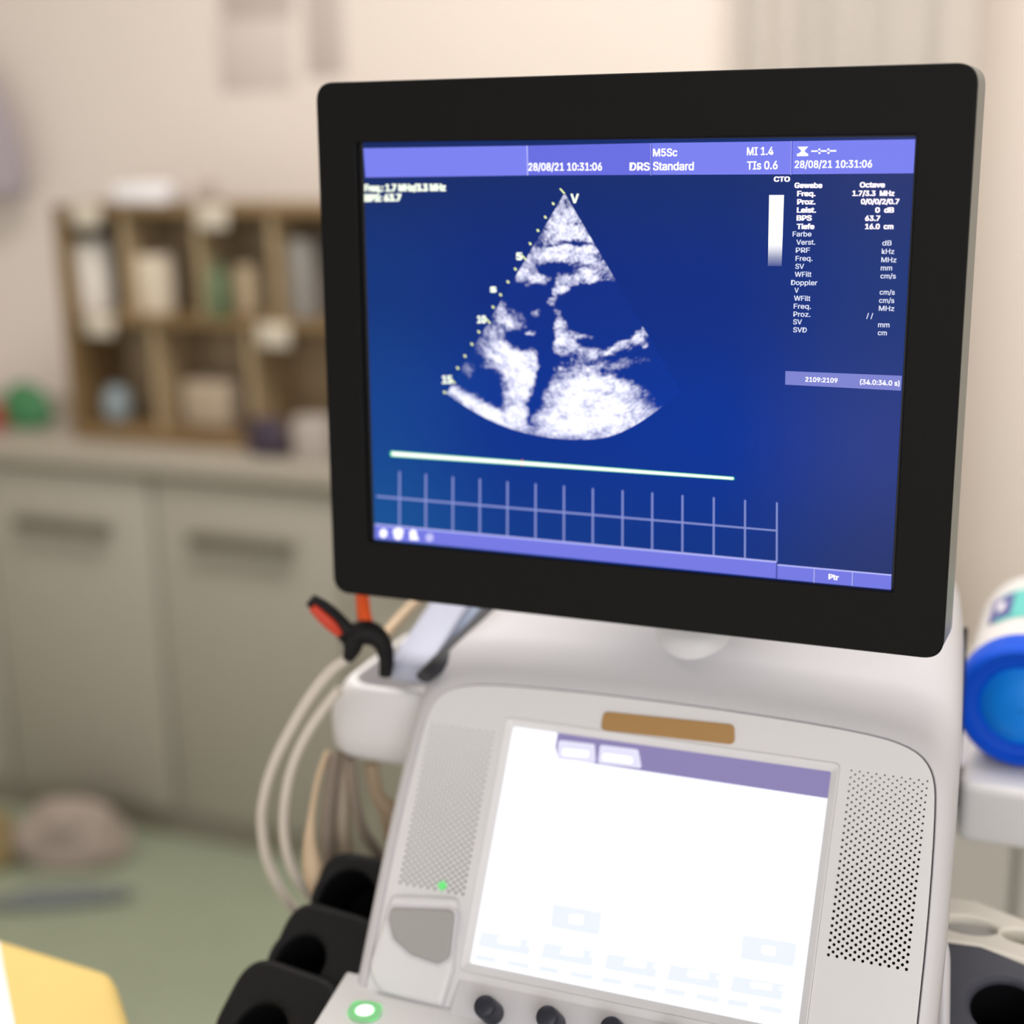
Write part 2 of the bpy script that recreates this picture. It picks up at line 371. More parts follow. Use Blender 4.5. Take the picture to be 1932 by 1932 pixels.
# curtain
bm = bmesh.new(); ca = onY(1375, 60, 2.7).x; cb = onY(1846, 60, 2.7).x; N = 120; zz = [.25, .9, 1.4, 1.9, 2.68]; g = []
for z in zz:
    row = []
    for i in range(N+1):
        t = i/N; x = ca+(cb-ca)*t; y = 2.70 + (.016*math.sin(t*2*math.pi*4.6+.6+.15*z)) + .007*math.sin(t*23+z)
        row.append(bm.verts.new((x, y, z)))
    g.append(row)
for a, b in zip(g, g[1:]):
    for i in range(N): bm.faces.new((a[i], a[i+1], b[i+1], b[i]))
bmesh.ops.solidify(bm, geom=bm.faces[:], thickness=.003)
cu = thing('curtain', 'white curtain hanging in soft folds behind the monitor', 'curtain', ((ca+cb)/2, 2.70, .25))
bm_obj('cloth', bm, m_curtain, cu, 3.2)
tube('curtain_rail', [(ca-.1, 2.70, 2.69), (cb+.1, 2.70, 2.69)], .012, m_rim, cu, curve=False)
# dim bits on the floor, left
def floor_blob(name, px, py, r, rot, m, label, cat):
    p = onZ(px, py, 0.0); bm = bmesh.new(); bmesh.ops.create_icosphere(bm, subdivisions=4, radius=1); R = Matrix.Rotation(rot, 3, 'Z')
    for v in bm.verts:
        k = 1+.25*noise.noise(v.co*1.5+V((px*.1, 3, 0))); q = R @ V((v.co.x*k*r[0], v.co.y*k*r[1], 0)); v.co = V((p.x+q.x, p.y+q.y, max(0, (v.co.z*k+.6)*r[2])))
    return tag(rebase(bm_obj(name, bm, m, None, 3.2), (p.x, p.y, 0)), label, cat)
floor_blob('cloth_bundle', 135, 1625, (.115, .05, .085), .35, m_pink, 'dusty pink bundle on the floor in front of the cabinets', 'bundle')
floor_blob('cloth_bundle', 110, 1705, (.13, .03, .02), .5, m_slatebag, 'slate grey flat bundle on the green floor before the pink one', 'bundle')
floor_blob('cloth_bundle', -20, 1630, (.06, .05, .08), .3, m_ochre, 'ochre bundle on the floor at the left picture edge', 'bundle')

# ------------------------------------------------------------------ yellow couch
cz = .79
pc = onZ(215, 1825, cz); pa = onZ(0, 1760, cz); pb = onZ(250, 1932, cz)
ea = (pa-pc).normalized(); eb = (pb-pc).normalized()
co = thing('examination_couch', 'yellow padded couch corner with white paper at the lower left', 'couch', pc*1 + ea*.35 + eb*.5 - V((0, 0, cz)))
FC = Frame(pc, -ea, (-eb)); FC.n = V((0, 0, 1))
def fc(a, b): q = ea*a + eb*b; return ((q.dot(FC.ex)), 0)
def couch_poly(a0, b0, a1, b1): return [pc+ea*a+eb*b for a, b in ((a0, b0), (a1, b0), (a1, b1), (a0, b1))]
def prism(name, poly, zlo, zhi, m, parent, bev=0, seg=3):
    bm = bmesh.new(); lo = [bm.verts.new((p.x, p.y, zlo)) for p in poly]; hi = [bm.verts.new((p.x, p.y, zhi)) for p in poly]
    bm.faces.new(lo[::-1]); bm.faces.new(hi); k = len(poly)
    for i in range(k): bm.faces.new((lo[i], lo[(i+1) % k], hi[(i+1) % k], hi[i]))
    bmesh.ops.recalc_face_normals(bm, faces=bm.faces)
    if bev: bmesh.ops.bevel(bm, geom=bm.edges[:], offset=bev, segments=seg, profile=.5, affect='EDGES')
    return bm_obj(name, bm, m, parent, .7)
prism('mattress', couch_poly(0, 0, .65, .85), cz-.09, cz, m_yellow, co, .016, 5)
paper_a = (onZ(12, 1850, cz)-pc); A2 = paper_a.x*(-eb.y)+paper_a.y*eb.x; A2 = A2/(ea.x*(-eb.y)+ea.y*eb.x)
prism('paper_sheet', couch_poly(A2, .02, .60, .84), cz+.0005, cz+.002, m_paper, co)
prism('couch_frame', couch_poly(.03, .03, .62, .82), cz-.14, cz-.09, m_rim, co, .004)
for a, b in ((.06, .06), (.59, .06), (.59, .79), (.06, .79)):
    q = pc+ea*a+eb*b; tube('leg', [(q.x, q.y, 0), (q.x, q.y, cz-.14)], .02, m_rim, co, curve=False)

# ================================================================== ULTRASOUND MACHINE
TT = .5562; MT = .0321
FT = Frame(CAM+V((-.2777, .9031, -.5075)), (1, 0, 0), (0, math.sin(TT), math.cos(TT)))
FM = Frame(CAM+V((-.3166, .9581, -.1607)), (1, 0, 0), (0, math.sin(MT), math.cos(MT)))
um = thing('ultrasound_machine', 'white ultrasound machine with black framed monitor over a bright touch panel', 'ultrasound machine', (-.2777, 1.05, 0))

# ---- console body lofted behind the face
half = [(.191, -.135), (.191, -.10), (.191, -.066), (.1908, -.01), (.1893, .04), (.1872, .075), (.1852, .088), (.1812, .0972), (.1745, .1042), (.1640, .1090), (.1478, .1125), (.1119, .1152), (.0514, .1168), (0.0, .1172)]
ftop = half + [(-u, v) for u, v in half[-2::-1]]
def chaikin(P):
    out = [P[0]]
    for a, b in zip(P, P[1:]): out += [(a[0]*.75+b[0]*.25, a[1]*.75+b[1]*.25), (a[0]*.25+b[0]*.75, a[1]*.25+b[1]*.75)]
    out.append(P[-1]); return out
face_ol = chaikin(ftop)
def off_ol(P, d):
    out = []
    for i, p in enumerate(P):
        a = P[max(i-1, 0)]; b = P[min(i+1, len(P)-1)]; tx, ty = b[0]-a[0], b[1]-a[1]; l = math.hypot(tx, ty)
        out.append((p[0]+ty/l*d, p[1]-tx/l*d))
    return out
def sst(a, b, x): t = max(0, min(1, (x-a)/(b-a))); return t*t*(3-2*t)
loops = [(-.010, .0008, 0, 1), (-.0012, .0008, 0, 1), (-.0003, .0016, 0, 1), (-.0012, .0058, .001, 1), (-.0035, .0092, .004, 1), (-.008, .0118, .012, 1), (-.016, .0130, .034, .997),
         (-.028, .0130, .066, .988), (-.044, .0125, .098, .975), (-.062, .0120, .124, .962), (-.085, .0110, .144, .945), (-.115, .008, .158, .92), (-.15, .002, .158, .88), (-.185, -.02, .13, .83)]
bm = bmesh.new(); L = []
for n, d, s, k in loops:
    ol = off_ol(face_ol, d); L.append([bm.verts.new(FT.P(u*k + (.034*sst(.115, .20, v + s*sst(-.02, .117, v)) if u < 0 else 0)*min(1, -u/.15), v + s*sst(-.02, .117, v), n)) for u, v in ol])
for a, b in zip(L, L[1:]):
    for i in range(len(a)): j = (i+1) % len(a); bm.faces.new((a[i], a[j], b[j], b[i]))
bm.faces.new(L[-1]); bm.faces.new(L[0][::-1])
body = bm_obj('console_body', bm, m_white, um, 1.0)

# ---- face panel with the touch screen opening and the two speaker grilles
gu0, gu1, gv0, gv1 = .1285, .1836, -.0372, .0908
lv0, lv1 = -.0425, .0815
sc_px = [(968, 1380), (1562, 1448), (1507, 1935), (882, 1824)]
su0, su1, sv0, sv1 = -.1166, .1166, -.0849, .0849
open_ol = rrect(su0-.0066, sv0-.0066, su1+.0066, sv1+.0066, .004, 4)
plate('face_panel', FT, [face_ol, open_ol, rrect(gu0, gv0, gu1, gv1, .004), rrect(-gu1, lv0, -gu0, lv1, .004)], 0, -.006, m_white2, um)
def grille(name, u0, v0, u1, v1):
    DU = .00557; cols = 10; rows = 27; DV = (v1-v0-.006)/(rows-1); cu = (u0+u1)/2; r = .00108
    hol = []
    for j in range(rows):
        for i in range(cols): hol.append(circ(cu+(i-(cols-1)/2)*DU, v0+.003+j*DV, r*(1-.42*(j/rows)**1.6), 10))
        if j < rows-1:
            for i in range(cols-1): hol.append(circ(cu+(i-(cols-2)/2)*DU, v0+.003+(j+.5)*DV, r*(1-.42*(j/rows)**1.6), 10))
    g = plate(name, FT, [rrect(u0, v0, u1, v1, .004)] + hol, 0, -.0016, m_white2, um)
    plate('grille_backing', FT, [rrect(u0+.001, v0+.001, u1-.001, v1-.001, .003)], -.0045, -.0055, m_dark, g)
    return g
grille('speaker_grille', gu0, gv0, gu1, gv1)
gl = grille('speaker_grille', -gu1, lv0, -gu0, lv1)
c = FT.uv(835, 1671); q = .0038
ld = plate('status_light', FT, [[(c[0]+q, c[1]), (c[0], c[1]+q), (c[0]-q, c[1]), (c[0], c[1]-q)]], .0012, -.0002, glow('green_led', (112, 236, 128), 1.0), um, .0003)
ld['label'] = 'glowing green diamond light'
bd = plate('badge', FT, [rounded(quadpx(FT, [(1139, 1342), (1385, 1367), (1386, 1405), (1133, 1377)], .001), .004)], .0016, -.0002, m_gold, um, .0005)
bd['label'] = 'gold brown badge above the touch panel'

# ---- touch panel
SN = -.0034
bm = bmesh.new(); L = []
for n, d, r_ in ((-.006, .0064, .004), (.0004, .0064, .004), (.0007, .0058, .0038), (.0004, .0050, .0035), (-.0033, .0004, .0012), (-.006, .0002, .001)):
    L.append([bm.verts.new(FT.P(u, v, n)) for u, v in rrect(su0-d, sv0-d, su1+d, sv1+d, r_, 4)])
for a, b in zip(L, L[1:]+L[:1]):
    for i in range(len(a)): j = (i+1) % len(a); bm.faces.new((a[i], a[j], b[j], b[i]))
tf = bm_obj('touch_frame', bm, m_white2, um, .5)
td = plate('touch_display', FT, [rrect(su0-.0006, sv0-.0006, su1+.0006, sv1+.0006, .0005)], SN, SN-.003, glow('touch_white', (244, 247, 255), 1.3), um)
td['label'] = 'bright white touch display'
def onscreen(name, F, pxs, n, m, parent, r=0.0, off=None):
    off = n if off is None else off
    ols = [rounded(quadpx(F, p, off), r) if r else quadpx(F, p, off) for p in pxs]
    return link(name, join([plate_mesh(F, [o], n, n-.0002) for o in ols]), m, parent)
link('title_strip', plate_mesh(FT, [[(FT.uv(1046, 1400)[0], sv1-.0178), (su1+.0005, sv1-.0178), (su1+.0005, sv1+.0005), (FT.uv(1050, 1380)[0], sv1+.0005)]], SN+.0003, SN+.0001), glow('strip_lavender', (146, 136, 186), .92), td)
onscreen('screen_tab', FT, [[(972, 1381), (1044, 1390), (1053, 1440), (960, 1428)]], SN+.0005, glow('tab_white', (250, 250, 255), 1.3), td, .002)
onscreen('screen_tab', FT, [[(1054, 1396), (1122, 1404), (1124, 1440), (1050, 1432)]], SN+.0005, glow('tab_pale', (232, 230, 252), 1.0), td, .002)
onscreen('screen_tab', FT, [[(1132, 1405), (1204, 1414), (1211, 1450), (1128, 1440)]], SN+.0005, bpy.data.materials['tab_pale'], td, .002)
onscreen('tab_caption', FT, [[(1062, 1412), (1111, 1417), (1110, 1429), (1060, 1425)], [(1138, 1421), (1192, 1428), (1194, 1441), (1136, 1434)]], SN+.0007, bpy.data.materials['tab_white'], td, .0015)
m_btn = glow('button_pale_blue', (240, 246, 253), 1.0); m_btnw = bpy.data.materials['tab_white']
def tline(x, dy=0): return 1824 + .1776*(x-882) + dy
for cx_, cy_, ww, hh in ((1087, 1735, 98, 44), (1450, 1794, 106, 44)):
    b = onscreen('screen_button', FT, [[(cx_-ww/2+5, cy_-hh/2-8), (cx_+ww/2, cy_-hh/2+8), (cx_+ww/2-6, cy_+hh/2+8), (cx_-ww/2, cy_+hh/2-8)]], SN+.0003, m_btn, td, .002)
    onscreen('button_symbol', FT, [[(cx_-12, cy_-11), (cx_+14, cy_-8), (cx_+12, cy_+10), (cx_-14, cy_+6)]], SN+.0005, m_btnw, td, .002)
for i in range(5):
    bx0 = 908 + i*119; bx1 = bx0+96
    onscreen('screen_button', FT, [[(bx0, tline(bx0)-72), (bx1, tline(bx1)-72), (bx1-6, tline(bx1-6)-42), (bx0-7, tline(bx0-7)-42)]], SN+.0003, m_btn, td)
    onscreen('button_symbol', FT, [[(bx0+34, tline(bx0)-62), (bx0+74, tline(bx0)-56), (bx0+72, tline(bx0)-44), (bx0+30, tline(bx0)-50)],
                                   [(bx0+88, tline(bx0)-52), (bx0+100, tline(bx0)-50), (bx0+98, tline(bx0)-42), (bx0+86, tline(bx0)-44)]], SN+.0005, m_btnw, td, .0015)
    onscreen('screen_button', FT, [[(bx0-10, tline(bx0)-29), (bx0+28, tline(bx0)-22), (bx0+26, tline(bx0)-12), (bx0-12, tline(bx0)-18)],
                                   [(bx0+50, tline(bx0)-18), (bx0+92, tline(bx0)-10), (bx0+90, tline(bx0)+0), (bx0+48, tline(bx0)-8)]], SN+.0003, m_btn, td)

# ---- pod with the grey pad, wing with the power button, knobs
pod = rounded([FT.uv(743, 1690), FT.uv(868, 1694), FT.uv(858, 1833), FT.uv(838, 1900), FT.uv(722, 1872), FT.uv(697, 1832)], [.006, .006, .004, .004, .02, .02])
pd = plate('side_pod', FT, [pod], .006, -.03, m_white2, um, .004, bseg=4)
pad = rounded([FT.uv(737, 1712, .007), FT.uv(858, 1716, .007), FT.uv(848, 1806, .007), FT.uv(826, 1818, .007), FT.uv(775, 1800, .007), FT.uv(742, 1770, .007), FT.uv(733, 1735, .007)], .006)
gp = plate('port_cover', FT, [pad], .008, .0045, m_grey, pd, .0015); gp['label'] = 'grey quarter-round cover'
PZ = FT.uv(850, 1800, .008)
plate('port_cover_rim', FT, [rounded([FT.uv(733, 1706, .006), FT.uv(866, 1711, .006), FT.uv(852, 1812, .006), FT.uv(828, 1826, .006), FT.uv(771, 1806, .006), FT.uv(737, 1773, .006), FT.uv(728, 1735, .006)], .007), pad], .0068, .003, m_white, pd, .0006)
# knob strip below the touch panel, a bit flatter than the face
kz = FT.P(0, -.0965)
FK = Frame(kz, (1, 0, 0), (0, math.sin(.80), math.cos(.80)))
plate('knob_strip', FK, [rrect(-.1225, -.09, .191, 0.0, .003)], 0, -.012, m_white, um, .0015)
for i, (px, py) in enumerate(((930, 1912), (1046, 1932), (1165, 1953), (1283, 1973), (1402, 1993))):
    u, v = FK.uv(px, py); M = FK.M() @ Matrix.Translation((u, v, 0))
    r = .0083
    lathe('paddle_knob', M, [(r*.98, -.002), (r*.98, .016), (r*.95, .0195), (r*.85, .0215), (r*.6, .0225), (.001, .0228)], m_knob, um, 28)
# wing left of the pod (the hand rest with the power button)
WZ = .843
FW_ = Frame((0, 0, WZ), (1, 0, 0), (0, 1, 0))
wl = [onZ(715, 1735, WZ), onZ(650, 1836, WZ), onZ(590, 1932, WZ)]
dirw = (wl[2]-wl[1]).normalized(); e = wl[2]+dirw*.16
wing = rounded([(wl[0].x+.035, wl[0].y+.006), (wl[0].x, wl[0].y), (wl[1].x, wl[1].y), (wl[2].x, wl[2].y), (e.x, e.y), (e.x+.04, e.y-.03), (-.12, e.y-.03), (-.075, e.y), (-.075, .835), (-.40, .90), (-.44, .98)], [.0, .01, .02, .02, .02, .02, .02, .02, 0, 0, 0])
plate('control_deck', FW_, [wing], WZ-WZ, -.035, m_white2, um, .003)
pw = [onZ(x, y, WZ+.002) for x, y in ((668, 1886), (724, 1893), (708, 1925), (652, 1912))]
pb_ = plate('power_button', FW_, [rounded([(p.x, p.y) for p in pw], .006)], .0022, -.001, glow('power_green', (120, 240, 140), 1.0), um, .0005); pb_['label'] = 'glowing green power button'
pc_ = onZ(688, 1905, WZ+.003)
plate('power_ring', FW_, [circ(pc_.x, pc_.y, .0078, 28), circ(pc_.x, pc_.y, .0118, 28)][::-1], .0026, .0018, glow('power_ring_green', (150, 226, 152), .8), pb_)
plate('power_symbol', FW_, [circ(pc_.x, pc_.y, .0066, 28)], .0030, .0018, glow('power_white', (245, 255, 245), 1.4), pb_)

# ---- pedestal, base and casters (below the picture)
box('pedestal', (-.40, .95, .16), (-.155, 1.16, .87), m_white, um, .03, 4)
box('base_plate', (-.53, .70, .09), (-.03, 1.32, .17), m_white2, um, .03, 4)
for cx_ in (-.48, -.08):
    for cy_ in (.76, 1.26):
        M = Matrix.Translation((cx_, cy_, .05)) @ Matrix.Rotation(math.pi/2, 4, 'Y')
        cs = lathe('caster', M, [(.02, -.014), (.046, -.014), (.05, -.008), (.05, .008), (.046, .014), (.02, .014)], m_rubber, um, 28)
        box('caster_fork', (cx_-.02, cy_-.012, .05), (cx_+.02, cy_+.012, .095), m_rim, cs, .004)

# ---- monitor
W2, H2 = .225, .1871
mon = plate('monitor', FM, [rrect(-W2, -H2, W2, H2, .0135, 8), rrect(-.1945, -.1447, .1912, .1457, .002)], 0, -.0055, m_black, um, .0012)
mon['label'] = 'black framed monitor showing a heart scan'
sh_loops = []
bm = bmesh.new()
for n, d in ((-.0050, .0012), (-.0058, 0), (-.042, -.0008), (-.047, .003), (-.052, .020), (-.056, .06)):
    ol = rrect(-W2+d, -H2+d, W2-d, H2-d, .0135, 8); sh_loops.append([bm.verts.new(FM.P(u, v, n)) for u, v in ol])
for a, b in zip(sh_loops, sh_loops[1:]):
    for i in range(len(a)): j = (i+1) % len(a); bm.faces.new((a[i], a[j], b[j], b[i]))
bm.faces.new(sh_loops[-1]); bm.faces.new(sh_loops[0][::-1])
rs = bm_obj('rear_shell', bm, m_rim, mon, .6); rs['label'] = 'grey rear shell'
DN = -.0045
plate('display_glass', FM, [rrect(-.1946, -.1448, .1913, .1458, .002)], DN-.0004, DN-.004, m_glass, mon)
# blue picture ground of the display, viewing-angle glow and reflections coloured in
m_blue_scr = bpy.data.materials.new('screen_blue'); m_blue_scr.use_nodes = True
nt = m_blue_scr.node_tree; b = nt.nodes['Principled BSDF']; b.inputs['Base Color'].default_value = (.004, .004, .005, 1); b.inputs['Roughness'].default_value = .5; b.inputs['Specular IOR Level'].default_value = .03
ca_ = nt.nodes.new('ShaderNodeVertexColor'); ca_.layer_name = 'Col'; nt.links.new(ca_.outputs['Color'], b.inputs['Emission Color']); b.inputs['Emission Strength'].default_value = 1.0
dq = [(685, 268), (1727.5, 258), (1681, 1117), (707, 1018)]
BLUE = [[(22, 42, 98), (20, 44, 106), (22, 46, 108), (44, 56, 112)], [(14, 52, 124), (8, 42, 128), (10, 44, 130), (34, 56, 122)], [(16, 66, 142), (2, 48, 142), (0, 50, 150), (46, 62, 134)], [(20, 82, 150), (10, 56, 138), (8, 50, 134), (40, 54, 110)]]
def bil(s, t):
    x = s*3; y = t*3; i = min(int(x), 2); j = min(int(y), 2); x -= i; y -= j
    x = x*x*(3-2*x); y = y*y*(3-2*y); o = []
    for k in range(3):
        a = lin(BLUE[j][i][k])*(1-x)+lin(BLUE[j][i+1][k])*x; c_ = lin(BLUE[j+1][i][k])*(1-x)+lin(BLUE[j+1][i+1][k])*x; o.append(a*(1-y)+c_*y)
    return o
def blue_at(x, y):
    return bil(max(0, min(1, (x-690)/1010)), max(0, min(1, (y-265)/830)))
bm = bmesh.new(); cl_ = bm.loops.layers.float_color.new('Col'); NU, NV = 40, 32; Q = [V(q) for q in quadpx(FM, dq, DN)]
g = [[bm.verts.new(FM.P(*((Q[0]*(1-i/NU)+Q[1]*(i/NU))*(1-j/NV)+(Q[3]*(1-i/NU)+Q[2]*(i/NU))*(j/NV)), DN)) for i in range(NU+1)] for j in range(NV+1)]
for j in range(NV):
    for i in range(NU):
        f_ = bm.faces.new((g[j+1][i], g[j+1][i+1], g[j][i+1], g[j][i]))
        for lp, (a, c_) in zip(f_.loops, ((j+1, i), (j+1, i+1), (j, i+1), (j, i))): lp[cl_] = (*bil(c_/NU, a/NV), 1)
scr_o = bm_obj('display', bm, m_blue_scr, mon); scr_o['label'] = 'lit blue display'
m_hdr = glow('bar_periwinkle', (100, 106, 224), 1.0); m_hdr2 = glow('bar_periwinkle_bright', (120, 127, 240), 1.0)
m_sep = glow('line_pale', (186, 190, 255), 1.0); m_sepd = glow('line_dark_blue', (52, 60, 190), 1.0)
FONT = None
try: FONT = bpy.data.fonts.load(bpy.utils.resource_path('LOCAL') + '/datafiles/fonts/Inter.woff2')
except Exception: pass
def cap_height():
    cu = bpy.data.curves.new('t', 'FONT'); cu.body = 'H'; cu.size = 1.0; cu.font = FONT if FONT else cu.font
    o = bpy.data.objects.new('t', cu); COL.objects.link(o); bpy.context.view_layer.update()
    me = bpy.data.meshes.new_from_object(o.evaluated_get(bpy.context.evaluated_depsgraph_get())); h = max(v.co.y for v in me.vertices)
    bpy.data.objects.remove(o); bpy.data.curves.remove(cu); return h
CAPH = cap_height(); print('CAPH', CAPH)
m_txt = glow('text_white', (255, 252, 255), 1.25); m_txt2 = glow('text_soft_white', (226, 230, 250), 1.0); m_txtg = glow('text_greenish_white', (246, 255, 236), 1.15)
m_txtp = glow('text_pinkish_white', (255, 244, 255), 1.2)
m_grid = glow('grid_lavender', (138, 150, 214), 1.0); m_trace = glow('trace_white', (250, 255, 244), 1.3); m_traceg = glow('trace_green', (70, 226, 150), 1.0); m_dot = glow('tick_yellow', (240, 250, 176), 1.05); m_redt = glow('tick_red', (240, 90, 90), 1.0)
def scr(name, pxs, m, k=1, r=0):
    if name in ('header_bar', 'header_divider', 'footer_bar', 'footer_icon', 'depth_ticks'):
        for p in pxs: onscreen(name.replace('ticks', 'tick'), FM, [p], DN+.0002*k+.0002, m, mon, r, DN)
    else: return onscreen(name, FM, pxs, DN+.0002*k+.0002, m, mon, r, DN)
scr('header_bar', [[(686, 280), (995, 275), (996, 331), (690, 335)], [(1229.5, 270), (1494, 266.5), (1493, 329), (1229.5, 330)], [(1494, 266.5), (1727, 263), (1723.5, 327), (1493, 329)]], m_hdr2)
scr('header_bar', [[(995, 275), (1229.5, 270), (1229.5, 330), (996, 331)]], m_hdr)
scr('header_divider', [[(994, 275), (996, 275), (997, 331), (995, 331)], [(1228, 271), (1229, 271), (1229, 331), (1228, 331)], [(1493, 266), (1494, 266), (1493, 330), (1492, 330)]], m_sep, 2)
scr('header_divider', [[(1229, 271), (1230.5, 271), (1230.5, 331), (1229, 331)], [(1494, 266), (1495.5, 266), (1494.5, 330), (1493, 330)]], m_sepd, 2)
def words(name, items, m, k=3, bold=0.02):
    for it in items:
        s, a, b_, y0, y1, h = it[:6]
        link(name, text_mesh(FM, s, a, b_, y0, y1, h, DN+.0002*k+.0002, bold if len(it) < 7 else it[6], DN), m, mon)
words('header_text', [('28/08/21 10:31:06', 998, 1136, 322, 321.5, 14), ('DRS', 1189, 1226, 321.5, 321.5, 14.5), ('Standard', 1233, 1309, 321, 321, 15),
                      ('M5Sc', 1233, 1278, 295, 294.5, 14), ('MI 1.4', 1410, 1459, 293, 292, 14.5), ('TIs 0.6', 1410, 1467, 320, 319, 15), ('28/08/21 10:31:06', 1500, 1645, 317, 316, 13.5)], m_txt, 3, .022)
scr('header_symbol', [[(1505, 277), (1525, 276.7), (1515.5, 288)], [(1514, 284), (1517, 284), (1523, 290), (1507, 290)], [(1504, 290), (1525, 289.8), (1525, 294.5), (1504, 294.8)],
                      [(1531, 284), (1543, 283.8), (1543, 286.6), (1531, 286.8)], [(1544.5, 280.5), (1548, 280.5), (1548, 284), (1544.5, 284)], [(1544.5, 287), (1548, 287), (1548, 290.5), (1544.5, 290.5)], [(1549, 283.6), (1560, 283.4), (1560, 286.4), (1549, 286.6)],
                      [(1561.5, 280.3), (1565, 280.3), (1565, 283.8), (1561.5, 283.8)], [(1561.5, 286.8), (1565, 286.8), (1565, 290.3), (1561.5, 290.3)], [(1566, 283.4), (1578, 283.2), (1578, 286.2), (1566, 286.4)]], m_txt, 3)
words('readout_text', [('Freq.: 1.7 MHz/3.3 MHz', 690, 841, 361, 360, 12.5), ('BPS: 63.7', 690, 757, 380, 379, 12.5)], m_txtg, 3, .07)
hi = [('CTO', 1461, 1490, 342.5, 342.5, 9), ('Gewebe', 1500, 1551, 354.5, 354.5, 9.5), ('Octave', 1623, 1669, 353.5, 353.5, 9.5), ('Freq.', 1505, 1538, 370, 370, 9.5), ('1.7/3.3  MHz', 1609, 1687, 369.5, 369.5, 9.5),
      ('Proz.', 1505, 1538, 385.5, 385.5, 9.5), ('0/0/0/2/0.7', 1625, 1696, 385, 385, 9.5), ('Leist.', 1504.5, 1539, 401, 401, 9.5), ('0  dB', 1652, 1686, 401, 401, 9.5), ('BPS', 1504, 1531, 416, 416, 9.5), ('63.7', 1633, 1660, 416.5, 416.5, 9.5),
      ('Tiefe', 1504, 1536, 432, 432, 9.5), ('16.0  cm', 1633, 1685, 432, 432, 9.5)]
words('readout_text', hi, m_txtp, 3, .045)
lo = [('Farbe', 1496, 1531, 446, 446), ('Verst.', 1503, 1538, 461.5, 461.5), ('PRF', 1502, 1528, 476.5, 476.5), ('Freq.', 1501.5, 1533, 492, 492), ('SV', 1501, 1517, 507, 507), ('WFilt', 1500, 1531, 522, 522), ('Doppler', 1493, 1542, 537.5, 538),
      ('V', 1499.5, 1507, 552, 552), ('WFilt', 1498.5, 1529, 567, 567.5), ('Freq.', 1498, 1530, 582, 582.5), ('Proz.', 1497.5, 1529, 597, 597.5), ('SV', 1497, 1513, 611.5, 611.8), ('SVD', 1497, 1522, 626.5, 627),
      ('dB', 1665, 1682, 463, 463), ('kHz', 1664, 1687, 478.5, 479), ('MHz', 1663, 1691, 494.5, 495), ('mm', 1662, 1683, 510, 510), ('cm/s', 1661.5, 1690, 525, 525.5), ('cm/s', 1660, 1688, 555.5, 556), ('cm/s', 1659, 1687, 571, 571.5), ('MHz', 1658.5, 1687, 586, 586.5),
      ('/ /', 1635, 1647, 600, 600.5), ('mm', 1657, 1678, 617, 617.3), ('cm', 1656.5, 1673, 632, 632.5)]
words('readout_text', [it+(9.2,) for it in lo], m_txt2, 3, .018)
scr('info_bar', [[(1482, 700), (1701.5, 709), (1700, 737), (1481.5, 725.5)]], glow('info_lavender', (124, 130, 208), 1.0))
words('info_text', [('2109:2109', 1520, 1580, 719.5, 722, 8.5), ('(34.0:34.0 s)', 1623, 1697, 724.5, 727.5, 9)], m_txt, 3, .022)
# grey scale bar: a brightness scale shown on the screen
gsm = bpy.data.materials.new('grey_scale_wedge'); gsm.use_nodes = True; nt = gsm.node_tree; b = nt.nodes['Principled BSDF']; b.inputs['Base Color'].default_value = (.01, .01, .01, 1)
ca_ = nt.nodes.new('ShaderNodeVertexColor'); ca_.layer_name = 'Col'; nt.links.new(ca_.outputs['Color'], b.inputs['Emission Color']); b.inputs['Emission Strength'].default_value = 1.25
bm = bmesh.new(); cl_ = bm.loops.layers.float_color.new('Col'); G = [0, .62, .75, .88, 1.0]; GC = [1.0, 1.0, .62, .22, .02]; prev = None
for t, k in zip(G, GC):
    y = 368 + 134*t; xa = 1451.5-2.5*t; xb = 1479.5-4.5*t
    a = bm.verts.new(FM.P(*FM.uv(xa, y, DN), DN+.0006)); c_ = bm.verts.new(FM.P(*FM.uv(xb, y, DN), DN+.0006))
    if prev:
        f_ = bm.faces.new((a, c_, prev[1], prev[0]))
        for lp, kk in zip(f_.loops, (k, k, prev[2], prev[2])): bl = blue_at(1465, 480); lp[cl_] = (bl[0]+(1-bl[0])*kk, bl[1]+(1-bl[1])*kk, bl[2]+(1-bl[2])*kk, 1)
    prev = (a, c_, k)
bm_obj('grey_scale', bm, gsm, mon)

